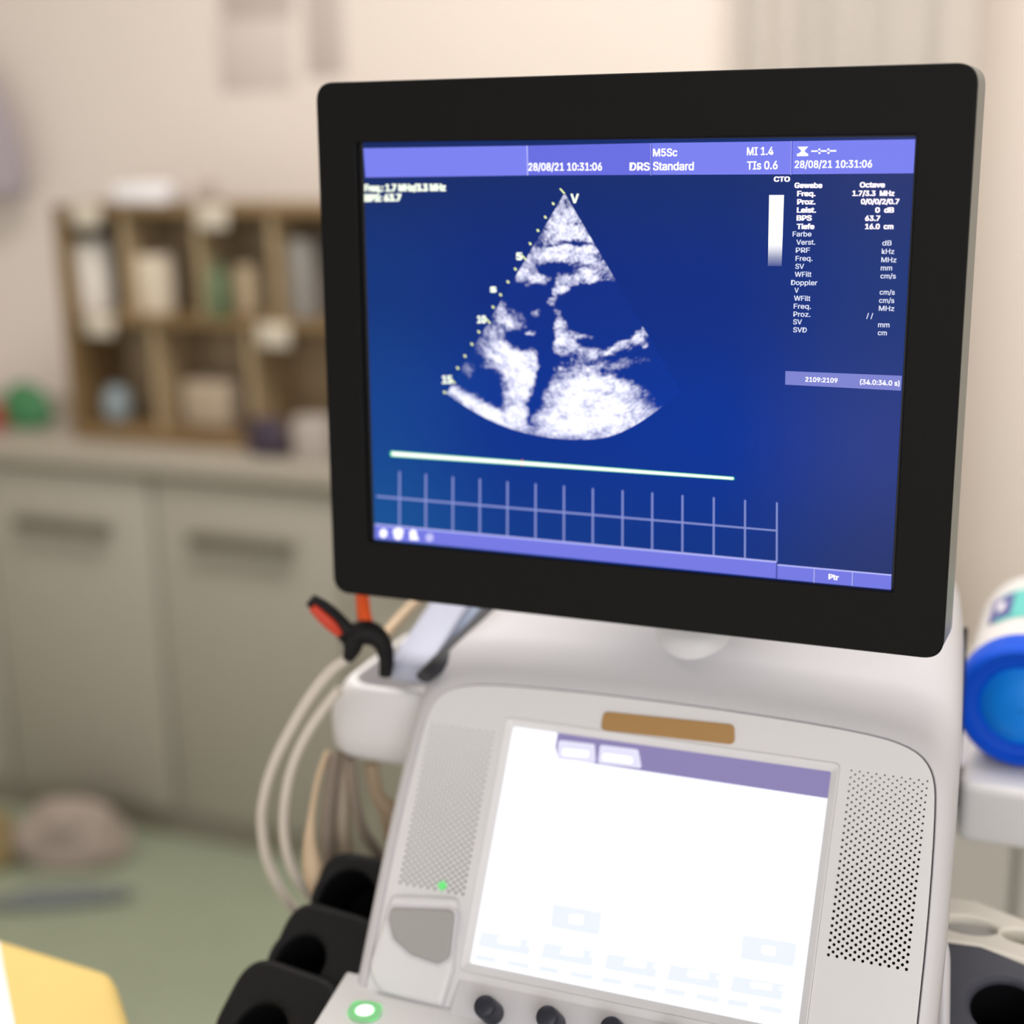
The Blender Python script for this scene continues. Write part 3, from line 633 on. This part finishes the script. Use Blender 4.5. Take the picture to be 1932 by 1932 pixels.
# heart image: polar fan of echo brightness
APX = V(FM.uv(1065.5, 364, DN))
def pol(x, y): q = V(FM.uv(x, y, DN))-APX; return q
th0 = math.atan2(*(lambda q: (q.x, -q.y))(pol(846, 737))); th1 = math.atan2(*(lambda q: (q.x, -q.y))(pol(1228, 640.6)))
RL = pol(843, 742).length; RB = pol(1100, 829).length; RR = pol(1236, 768).length
def G2(x, y, cx_, cy_, rx, ry, ang=0):
    dx, dy = x-cx_, y-cy_; ca, sa = math.cos(math.radians(ang)), math.sin(math.radians(ang)); a = (dx*ca+dy*sa)/rx; c_ = (-dx*sa+dy*ca)/ry
    return math.exp(-(a*a+c_*c_)**1.35)
POS = [(1064, 412, 26, 36, 0, 1.1), (1066, 448, 46, 26, 0, .95), (1060, 474, 66, 14, -3, 1.1), (1078, 488, 44, 10, 4, .6), (1012, 492, 32, 14, -6, .75), (1122, 506, 44, 26, 20, .50), (1100, 440, 18, 26, -28, .5), (1104, 511, 9, 5, 0, .6), (1118, 529, 13, 6, -10, .7), (1004, 523, 26, 15, 8, 1.3), (985, 512, 14, 10, 0, .6),
       (1104, 526, 34, 10, 2, .7), (1072, 538, 26, 13, -32, 1.0), (1050, 556, 13, 22, 25, .85), (1034, 566, 15, 10, 25, .9), (1062, 522, 12, 10, 0, .7), (1020, 590, 12, 9, 0, .75), (1052, 590, 15, 12, 0, .8), (1056, 614, 16, 16, 0, .95), (1065, 636, 22, 16, 0, .95), (1064, 652, 26, 10, 0, .85),
       (1098, 632, 28, 7, -6, .6), (1096, 612, 18, 7, 0, .5), (1082, 598, 8, 6, 0, .5), (952, 596, 34, 20, 34, .62), (968, 610, 22, 14, 20, .5), (930, 628, 22, 18, 0, .55), (1000, 627, 8, 4.5, 8, 1.1), (958, 655, 40, 14, 16, .45), (950, 675, 44, 20, 26, .85), (978, 692, 40, 24, 30, .95), (1000, 690, 16, 36, 15, .9), (984, 722, 34, 30, 0, .9),
       (978, 757, 24, 38, 10, .85), (900, 768, 58, 13, 32, 1.05), (940, 786, 44, 13, 24, 1.05), (976, 788, 26, 22, 0, 1.0), (870, 746, 26, 9, 32, .9), (920, 690, 12, 8, 0, .3), (890, 700, 18, 14, 20, .32), (915, 730, 22, 22, 0, .22),
       (1206, 634, 24, 11, -34, .9), (1170, 650, 34, 6, -26, .5), (1140, 664, 60, 8, -14, .42), (1100, 664, 36, 10, 0, .4), (1150, 690, 70, 10, -10, .3), (1100, 690, 40, 12, 0, .28), (1077, 680, 6, 4, 0, .6), (1042, 697, 5, 4, 0, .5), (1062, 696, 5, 4, 0, .5), (1218, 651, 8, 6, 0, .4),
       (1108, 752, 66, 40, 4, 1.2), (1090, 775, 70, 38, 0, 1.0), (1140, 772, 74, 36, 0, .75), (1095, 812, 84, 20, 2, 1.0), (1040, 800, 40, 22, 20, .55), (1110, 724, 50, 14, 4, .6), (1170, 735, 44, 22, 20, .45), (1190, 795, 50, 16, -22, .6)]
NEG = [(1088, 424, 12, 6, 20, .4), (1084, 459, 34, 5, 4, .85), (1046, 464, 18, 4, -6, .7), (1072, 479, 42, 2.4, 2, .6), (1058, 441, 16, 3.5, 0, .35), (1070, 404, 8, 3, 0, .3), (1098, 500, 16, 9, 10, .3), (1036, 505, 24, 12, 0, .75), (1028, 509, 9, 11, 0, .6), (1086, 462, 30, 5, 6, .5), (1050, 463, 24, 4, -4, .4), (1080, 424, 14, 6, 0, .35), (1012, 552, 40, 16, 18, .9), (1032, 610, 15, 30, -8, .9), (1028, 660, 15, 34, 4, 1.0), (1022, 712, 14, 36, 12, 1.1), (1006, 760, 15, 28, 14, 1.0), (1000, 790, 10, 12, 0, .5), (985, 640, 26, 18, 20, .7), (912, 716, 24, 16, 48, .55), (925, 738, 20, 12, 30, .5), (1110, 575, 62, 40, 0, 1.2), (1150, 590, 55, 40, 10, 1.0)]
def echo(x, y, th, r):
    if r < .004: return .55
    x += 6.5*noise.noise(V((x/17, y/15, .3))) + 4.0*noise.noise(V((x/7, y/6, 4.3))); y += 6.0*noise.noise(V((x/18, y/15, 9.3))) + 3.5*noise.noise(V((x/8, y/6, 6.1)))
    I = sum(a*G2(x, y, cx_, cy_, rx, ry, an) for cx_, cy_, rx, ry, an, a in POS) - sum(a*G2(x, y, cx_, cy_, rx, ry, an) for cx_, cy_, rx, ry, an, a in NEG)
    l = th*(r+.012)
    n1 = noise.noise(V((l*62, r*100, 1.3))); n2 = noise.noise(V((l*150, r*270, 7.7))); n3 = noise.noise(V((l*340, r*560, 3.1))); n4 = noise.noise(V((l*620, r*900, 5.1)))
    e = 1-math.exp(-1.35*max(0, I)); k = min(1, e*2.2)
    val = e + k*(.28*n1+.36*n2+.32*n3+.2*n4)
    return max(0, min(1, (val-.13)/.80))**1.15
him = bpy.data.materials.new('echo_picture'); him.use_nodes = True; nt = him.node_tree; b = nt.nodes['Principled BSDF']; b.inputs['Base Color'].default_value = (.004, .004, .005, 1); b.inputs['Roughness'].default_value = .5; b.inputs['Specular IOR Level'].default_value = .03
ca_ = nt.nodes.new('ShaderNodeVertexColor'); ca_.layer_name = 'Col'; nt.links.new(ca_.outputs['Color'], b.inputs['Emission Color']); b.inputs['Emission Strength'].default_value = 1.12
Hinv = None
def to_px(u, v):
    p = FM.P(u, v, DN)-CAM; d = p.dot(fw); return CPX+FPX*p.dot(rt)/d, CPX-FPX*p.dot(up)/d
NT, NR = 190, 250
vs, cs, fs = [], [], []
for i in range(NT+1):
    s = i/NT; th = th0+(th1-th0)*s
    rm = RL + (RB-RL)*sst(0, .30, s) + (RR-RB)*sst(.62, 1.0, s)
    for j in range(NR+1):
        r = .0012 + (rm-.0012)*j/NR; u = APX.x+math.sin(th)*r; v = APX.y-math.cos(th)*r; x, y = to_px(u, v)
        I = echo(x, y, th, r); bl = blue_at(x, y)
        vs.append(FM.P(u, v, DN+.0004)); cs += [bl[0]+(.93-bl[0])*I, bl[1]+(.93-bl[1])*I, bl[2]+(1.0-bl[2])*min(1, I*1.15), 1]
for i in range(NT):
    for j in range(NR): a = i*(NR+1)+j; fs.append((a, a+1, a+NR+2, a+NR+1))
me = bpy.data.meshes.new('heart_image'); me.from_pydata(vs, [], fs); at_ = me.color_attributes.new('Col', 'FLOAT_COLOR', 'POINT'); at_.data.foreach_set('color', cs)
hi_o = link('heart_image', me, him, mon); hi_o['label'] = 'fan-shaped white and blue heart scan'
# depth scale along the fan
dots = [(1238, 465), (1190, 547), (1145, 628), (1098, 708), (1008, 862), (963, 940), (918, 1018), (873, 1093), (786, 1243), (744, 1318), (702, 1390), (658, 1463), (578, 1610)]
pz = []
for zx, zy in dots:
    x, y = 660+zx/3.22, 240+zy/3.22; pz.append([(x-3.2, y-3), (x+1.2, y-2.4), (x+3.4, y+2.2), (x-1, y+2.6)])
for zx, zy in ((1060, 793), (842, 1178), (628, 1543), (1293, 390)):
    x, y = 660+zx/3.22, 240+zy/3.22; pz.append([(x-6, y-5), (x-3, y-6), (x+6, y+4), (x+3, y+5)])
scr('depth_ticks', pz, m_dot, 3, .0004)
words('depth_text', [('V', 1078, 1092, 383, 383, 17, .03), ('5', 976, 985, 490, 490, 13, .06), ('s', 927, 936, 551, 551, 13, .06), ('10', 902, 917, 609, 609, 13, .06), ('15', 836, 853, 723, 723, 14, .06)], m_txtg, 3)
# ECG line, grid and footer
scr('trace_line', [[(738, 850.5), (1384, 899.5), (1386, 901.5), (1386, 904), (1384, 905.5), (738, 861), (736.5, 858), (736.5, 853)]], m_traceg, 2)
scr('trace_line', [[(740, 852), (1384, 900.5), (1384, 904.5), (740, 859.5)]], m_trace, 3)
scr('trace_marker', [[(984, 867), (987.5, 867.2), (987.5, 879), (984, 878.8)]], m_redt, 2)
gx = [(754.5, 889), (804, 894), (855, 899), (906, 903), (958, 908), (1011, 912), (1064.5, 916), (1119, 921), (1175, 925), (1231, 929), (1288, 934), (1347, 938), (1406, 943), (1466, 947.5)]
def bar_top(x): return 989 + (1059.5-989)*(x-709)/(1464-709)
scr('measurement_grid', [[(x-1.5, y), (x+1.5, y+.2), (x+1.2, bar_top(x)), (x-1.8, bar_top(x))] for x, y in gx] + [[(711, 934.5), (1466, 999.5), (1466, 1002.3), (711, 938)]], m_grid, 2)
scr('footer_bar', [[(708, 989), (1465, 1059.5), (1464, 1091), (707, 1016)], [(1467, 1065), (1536, 1071.5), (1535, 1098), (1466, 1091.5)], [(1538, 1071.5), (1608, 1078), (1607, 1105), (1537, 1098.5)], [(1610, 1078), (1682, 1084.5), (1681, 1112), (1609, 1105.5)]], glow('footer_periwinkle', (114, 119, 226), 1.0))
scr('footer_edge', [[(708, 988), (1465, 1058.5), (1465, 1061.5), (708, 991)], [(1467, 1064), (1682, 1083.5), (1682, 1086), (1467, 1066.5)], [(1536, 1071), (1537.5, 1071), (1536.5, 1099), (1535, 1099)], [(1608, 1078), (1609.5, 1078), (1608.5, 1105), (1607, 1105)]], m_sep, 2)
ic = lambda x, y, rx, ry, n=16: [(x+rx*math.cos(2*math.pi*k/n), y-ry*math.sin(2*math.pi*k/n)) for k in range(n)]
scr('footer_icon', [ic(724, 1006, 7, 8.5), ic(752, 1003, 10, 7), ic(752, 1011, 8, 7), ic(780, 1007, 7, 8), [(777, 1006), (786, 1008), (791, 1019), (773, 1018)]], m_txt, 2)
scr('footer_icon', [ic(811, 1014, 7.5, 8)], glow('icon_dim', (196, 196, 250), 1.0), 2)
words('footer_text', [('Ptr', 1564, 1582, 1092, 1094, 9.5)], m_txt, 3, .03)

# ---- neck under the monitor
nb = at(1318, 1168, 1.115)
neck = lathe('monitor_arm', Mz((nb.x, nb.y, nb.z)), [(.036, -.10), (.0355, -.012), (.0335, -.004), (.029, 0), (.022, .012), (.020, .03), (.020, .10)], m_white2, um, 40)
box('mount_block', (FM.o.x-.06, FM.o.y+.035, 1.16), (FM.o.x+.06, FM.o.y+.075, 1.28), m_rim, um, .01)
box('arm_link', (nb.x-.025, FM.o.y+.05, nb.z+.06), (nb.x+.025, nb.y+.025, nb.z+.13), m_white2, um, .012)

# ---- black probe holders, left, stepping down along the deck
def holder(name, px, py, dist, w_, h_, r, dep, tilt, m, rot=0.0, hu=0, hv=0):
    o = at(px, py, dist); ex = V((math.cos(rot), math.sin(rot), 0)); back = V((-math.sin(rot), math.cos(rot), 0))
    F = Frame(o, ex, back*math.cos(tilt)+V((0, 0, 1))*math.sin(tilt))
    me = plate_mesh(F, [rrect(-w_/2, -h_/2, w_/2, h_/2, min(w_, h_)*.36, 8), circ(hu, hv, r, 36)], 0, -dep, .006, 4); me.name = name
    h = link(name, me, m, um, .8)
    bm = bmesh.new(); bm_lathe(bm, F.M() @ Matrix.Translation((hu, hv, 0)), [(r+.0005, -.004), (r-.001, -.010), (r*.9, -dep*.9), (.001, -dep*.92)], 36, False, True)
    bm_obj('holder_liner', bm, m_hole, h, .9); return h
holder('probe_holder', 664, 1690, 1.15, .068, .066, .0235, .06, .85, m_rubber, .0, -.004, -.004)
holder('probe_holder', 604, 1792, 1.12, .082, .068, .0205, .06, .72, m_rubber, -.12, -.014, -.012)
holder('probe_holder', 518, 1912, 1.09, .094, .074, .022, .06, .66, m_rubber, -.15, -.006, -.016)
p1, p2 = at(720, 1720, 1.18), at(600, 1940, 1.13)
tube('holder_rail', [p1+V((0, .05, -.05)), p1+V((0, 0, -.055)), p2+V((.0, 0, -.05))], .03, m_rubber, um, 16)

# ---- left bin
BY = .985
b0 = onY(612, 1330, BY); zt_ = onY(700, 1288, BY).z; zb_ = onY(700, 1443, BY).z
bx1 = -.44; bx0_ = b0.x; by1 = BY+.135
FB = Frame((0, 0, 0), (1, 0, 0), (0, 1, 0))
zt_ -= .004
bm = bmesh.new(); LB = []; hgt = zt_-zb_
def bin_loop(z, d, dl): return [bm.verts.new((x, y, z)) for x, y in rounded([(bx0_-d+dl, BY-d), (bx1, BY-d), (bx1, by1), (bx0_-d+dl, by1)], [.026, .002, .004, .018], 8)]
LB.append(bin_loop(zb_+.002, -.022, 0)); 
for f_, d, dl in ((0, -.008, 0), (.04, -.003, 0), (.14, .001, 0), (.35, .002, 0), (.60, .002, .001), (.85, .001, .008), (.95, .000, .011), (.99, -.0015, .012), (1.0, -.004, .012), (.98, -.0065, .012), (.30, -.008, .010)): LB.append(bin_loop(zb_+hgt*f_, d, dl))
for a, b in zip(LB, LB[1:]):
    for i in range(len(a)): j = (i+1) % len(a); bm.faces.new((a[i], a[j], b[j], b[i]))
bm.faces.new(LB[0][::-1]); bm.faces.new(LB[-1])
bi = bm_obj('accessory_bin', bm, m_white2, um, .9)
# dark strip along the left flank of the hood
tube('hood_edge_strip', [at(940, 1140, 1.235), at(905, 1180, 1.20), at(850, 1233, 1.165), at(800, 1278, 1.135)], [.0065, .0065, .006, .0045], mat('dark_strip', (46, 46, 54), .6), um, 10, 1.6)

# charcoal plate added for the shadow in the gap beside the right tray
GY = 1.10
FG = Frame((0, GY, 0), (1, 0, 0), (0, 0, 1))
plate('gap_shade', FG, [[(onY(a, b_, GY).x, onY(a, b_, GY).z) for a, b_ in ((1760, 1200), (1819, 1208), (1813, 1300), (1809, 1400), (1801, 1480), (1794, 1570), (1760, 1570))][::-1]], .006, -.03, mat('gap_shade_charcoal', (50, 50, 48), .7, spec=.2), um)
# ---- right tray, rail with oval openings, dark holder
TY = 1.115; tz1 = onY(1850, 1484, TY).z; tz0 = onY(1850, 1596, TY).z
plate('side_tray', FB, [rounded([(onY(1806, 1500, TY).x, TY), (.16, TY), (.16, TY+.27), (onY(1806, 1500, TY).x, TY+.27)], [.012, .03, .03, .012], 8)], tz1, tz0, m_white2, um, .008, .8, 4)
box('tray_bracket', (-.16, TY+.05, tz0+.004), (-.08, TY+.2, tz1-.006), m_white, um, .004)
RZ = .872
def rz(x, y, z=RZ): q = onZ(x, y, z); return (q.x, q.y)
ro = [rz(1770, 1686), rz(1840, 1697), rz(1932, 1733), rz(2030, 1790), rz(2060, 1850), rz(1932, 1812), rz(1850, 1785), rz(1765, 1770)]
o1 = circ(*rz(1826, 1744), .0125, 30, .021); o2 = circ(*rz(1946, 1768), .0105, 30, .020)
rl = plate('side_rail', FB, [rounded(ro, .004), o1, o2], RZ, RZ-.022, mat('warm_white_plastic', (216, 210, 200), .45), um, .003, .8, 3)
rl['label'] = 'off-white side rail with oval openings'
plate('rail_liner', FB, [circ(*rz(1826, 1744), .0130, 30, .0215)], RZ-.007, RZ-.012, m_grey, rl)
plate('rail_liner', FB, [circ(*rz(1946, 1768), .0110, 30, .0205)], RZ-.012, RZ-.016, mat('olive_liner', (110, 106, 92), .6), rl)
hd = at(1895, 1900, 1.02)
FH = Frame(hd, (1, 0, 0), (0, math.cos(.33), math.sin(.33)))
hol_ol = rounded([FH.uv(1755, 1770), FH.uv(1850, 1782), FH.uv(1960, 1822), FH.uv(2060, 1900), FH.uv(2060, 2060), FH.uv(1730, 2060)], [.004, .01, .02, .03, .03, .01])
cq = FH.uv(1898, 1900)
rh = plate('probe_holder', FH, [hol_ol, circ(cq[0], cq[1], .0235, 36)], 0, -.06, m_slate, um, .004, .8, 3); rh['label'] = 'slate grey holder on the right side'
lathe('holder_liner', FH.M() @ Matrix.Translation((cq[0], cq[1], 0)), [(.024, -.003), (.0225, -.01), (.020, -.052), (.001, -.054)], m_hole, rh, 36, .9, False, True)
tube('side_bumper', [at(1779, 1770, 1.02), at(1781, 1800, 1.02), at(1780, 1870, 1.015), at(1779, 1960, 1.01)], [.002, .004, .0045, .0045], m_white, um)

# ================================================================== loose things on the machine
# wipes canister lying on the right tray, lid to the front
LY = 1.155; lc = onY(1927, 1338, LY); LR = lc.z - tz1
wc = thing('wipes_canister', 'white wipes canister with big round blue lid lying on the right tray', 'canister', (lc.x, LY+.1, tz1))
Ma = Matrix.Translation((lc.x, LY, lc.z)) @ Matrix.Rotation(-math.pi/2, 4, 'X')   # local z = +Y
lathe('lid', Ma, [(.001, .007), (LR*.60, .007), (LR*.66, .004), (LR*.80, .003), (LR*.83, 0), (LR*.90, 0), (LR*.955, .003), (LR*.965, .006), (LR*.985, .008), (LR, .013), (LR, .030), (LR*.97, .032), (LR*.93, .033)], m_blue, wc, 72, .5, True, True)
lathe('lid_flap', Ma, [(.001, -.004), (LR*.30, -.003), (LR*.50, .001), (LR*.62, .0065)], m_flap, wc, 60, 1.2, False, False)
lathe('canister_body', Ma, [(LR*.93, .033), (LR*.93, .20), (LR*.90, .212), (LR*.82, .216), (LR*.80, .212), (.001, .212)], m_white2, wc, 64, .7)
def wrap(name, a0, a1, y0, y1, m, lift=.0006, parent=None):
    bm = bmesh.new(); R = LR*.93+lift; n = 16; A = [bm.verts.new((lc.x+R*math.cos(a0+(a1-a0)*i/n), LY+y0, lc.z+R*math.sin(a0+(a1-a0)*i/n))) for i in range(n+1)]
    B = [bm.verts.new((lc.x+R*math.cos(a0+(a1-a0)*i/n), LY+y1, lc.z+R*math.sin(a0+(a1-a0)*i/n))) for i in range(n+1)]
    for i in range(n): bm.faces.new((A[i], A[i+1], B[i+1], B[i]))
    return bm_obj(name, bm, m, parent or wc, 3.2)
lb = wrap('product_label', math.radians(40), math.radians(128), .085, .165, m_teal); lb['label'] = 'teal label'
wrap('label_field', math.radians(112), math.radians(137), .095, .158, m_navy, .0012, lb)
wrap('label_field', math.radians(120), math.radians(128), .115, .138, m_paper, .0018, lb)

# clamp with orange and red levers on the bin
ec = thing('electrode_clamp', 'black clamp with an orange and a red lever on the left bin', 'clamp', at(700, 1240, 1.165))
DC = 1.155
tube('clamp_jaw', [at(655, 1215, DC), at(676, 1196, DC), at(702, 1196, DC), at(722, 1215, DC), at(729, 1245, DC+.003), at(727, 1275, DC+.006)], [.008, .0095, .0095, .0075, .006, .005], m_rubber, ec, 14)
tube('lower_jaw', [at(668, 1200, DC), at(664, 1225, DC), at(655, 1246, DC)], [.0095, .007, .004], m_rubber, ec, 14)
tube('lever', [at(586, 1132, DC-.012), at(612, 1150, DC-.008), at(640, 1178, DC-.002), at(662, 1204, DC)], [.006, .0075, .0085, .009], m_rubber, ec, 12, .7)
rl_ = tube('lever_grip', [at(589, 1146, DC-.016), at(607, 1163, DC-.012), at(625, 1180, DC-.009), at(641, 1197, DC-.006)], [.0035, .0048, .005, .003], m_red, ec, 12, .8); rl_['label'] = 'red lever face'
ol_ = tube('lever', [at(681, 1095, DC+.012), at(684, 1130, DC+.010), at(687, 1160, DC+.006), at(693, 1188, DC+.002)], [.0050, .0056, .006, .0066], m_orange, ec, 12, .8); ol_['label'] = 'orange lever'

# pale blue flat carton leaning in the bin
A_ = at(868, 1125, 1.275); B_ = at(786, 1252, 1.175)
ax = (A_-B_); ln = ax.length; ax.normalize(); sd = V((1, 0.1, 0)); sd = (sd-ax*sd.dot(ax)).normalized(); nn = sd.cross(ax)
Rm = Matrix((sd, ax, nn)).transposed()
bm = bmesh.new(); bm_box(bm, (A_+B_)/2, (.034, ln+.03, .018), .003, Rm)
fp = thing('flat_carton', 'pale blue flat carton leaning in the white left bin', 'carton', B_)
bm_obj('carton_body', bm, m_pack, fp, .6)
bm = bmesh.new(); bm_box(bm, (A_+B_)/2+sd*.0215-nn*.003, (.010, ln+.02, .012), .002, Rm)
cs_ = bm_obj('carton_spine', bm, m_pack2, fp, .6); cs_['label'] = 'steel blue spine'
tag(rebase(tube('cable', [at(720, 1205, 1.20), at(742, 1180, 1.22), at(768, 1152, 1.24), at(800, 1122, 1.26)], .0045, m_cable3), at(720, 1205, 1.20)), 'short beige cable rising behind the black clamp', 'cable')

# hanging cables
def cable(pts, r, m, label, d):
    P = [at(x, y, d[0]+(d[1]-d[0])*i/(len(pts)-1)) for i, (x, y) in enumerate(pts)]
    o = tube('cable', P, r, m, None, 12); rebase(o, P[-1]); return tag(o, label, 'cable', 'cables hanging below the left bin')
cable([(655, 1243), (625, 1266), (590, 1308), (552, 1370), (518, 1438), (499, 1500), (494, 1560), (510, 1640), (560, 1720), (640, 1770)], .0042, m_cable, 'outermost white cable looping down from the black clamp', (1.155, 1.25))
cable([(640, 1300), (605, 1345), (572, 1398), (549, 1455), (537, 1520), (537, 1580), (552, 1640), (585, 1690), (625, 1725), (668, 1760)], .0042, m_cable, 'second white cable, just inside the outermost loop', (1.165, 1.24))
cable([(618, 1415), (600, 1470), (588, 1540), (585, 1600), (593, 1650), (606, 1688), (620, 1730), (640, 1760)], [.002, .0025, .003, .006, .0085, .007, .003, .003], m_cable3, 'tan cable thickening into a tan plug above the holders', (1.205, 1.175))
cable([(632, 1420), (625, 1480), (618, 1550), (622, 1620), (640, 1680), (668, 1740)], .0062, m_cable4, 'taupe cable hanging straight down below the bin', (1.22, 1.24))
cable([(655, 1425), (648, 1490), (646, 1560), (655, 1620), (672, 1660), (690, 1740)], .0070, m_cable2, 'thick beige cable right of the taupe one', (1.23, 1.25))
cable([(662, 1435), (668, 1500), (682, 1560), (706, 1600), (732, 1640), (745, 1720)], .0045, m_cable4, 'thin dark taupe cable curving towards the top black holder', (1.21, 1.25))
cable([(700, 1440), (712, 1500), (735, 1530), (748, 1570), (752, 1610), (750, 1700)], [.006, .006, .009, .011, .010, .008], m_cable3, 'pale tan cable with thick sleeve beside the console edge', (1.24, 1.26))

# grey cabinet behind the right tray
gp0 = onZ(1770, 1500, .80)
gc = thing('drawer_cabinet', 'grey cabinet seen below the right tray behind the machine', 'cabinet', (.02, 1.75, 0))
gx_ = onY(1914, 1660, 1.62).x
box('carcass', (-.30, 1.64, .05), (.34, 2.0, .74), m_greycab, gc, .004)
box('door', (-.298, 1.62, .06), (gx_-.004, 1.64, .735), m_greycab, gc, .003)
box('door', (gx_+.004, 1.62, .06), (.338, 1.64, .735), m_greycab, gc, .003)
box('plinth', (-.28, 1.67, 0), (.32, 1.98, .05), m_kick, gc)
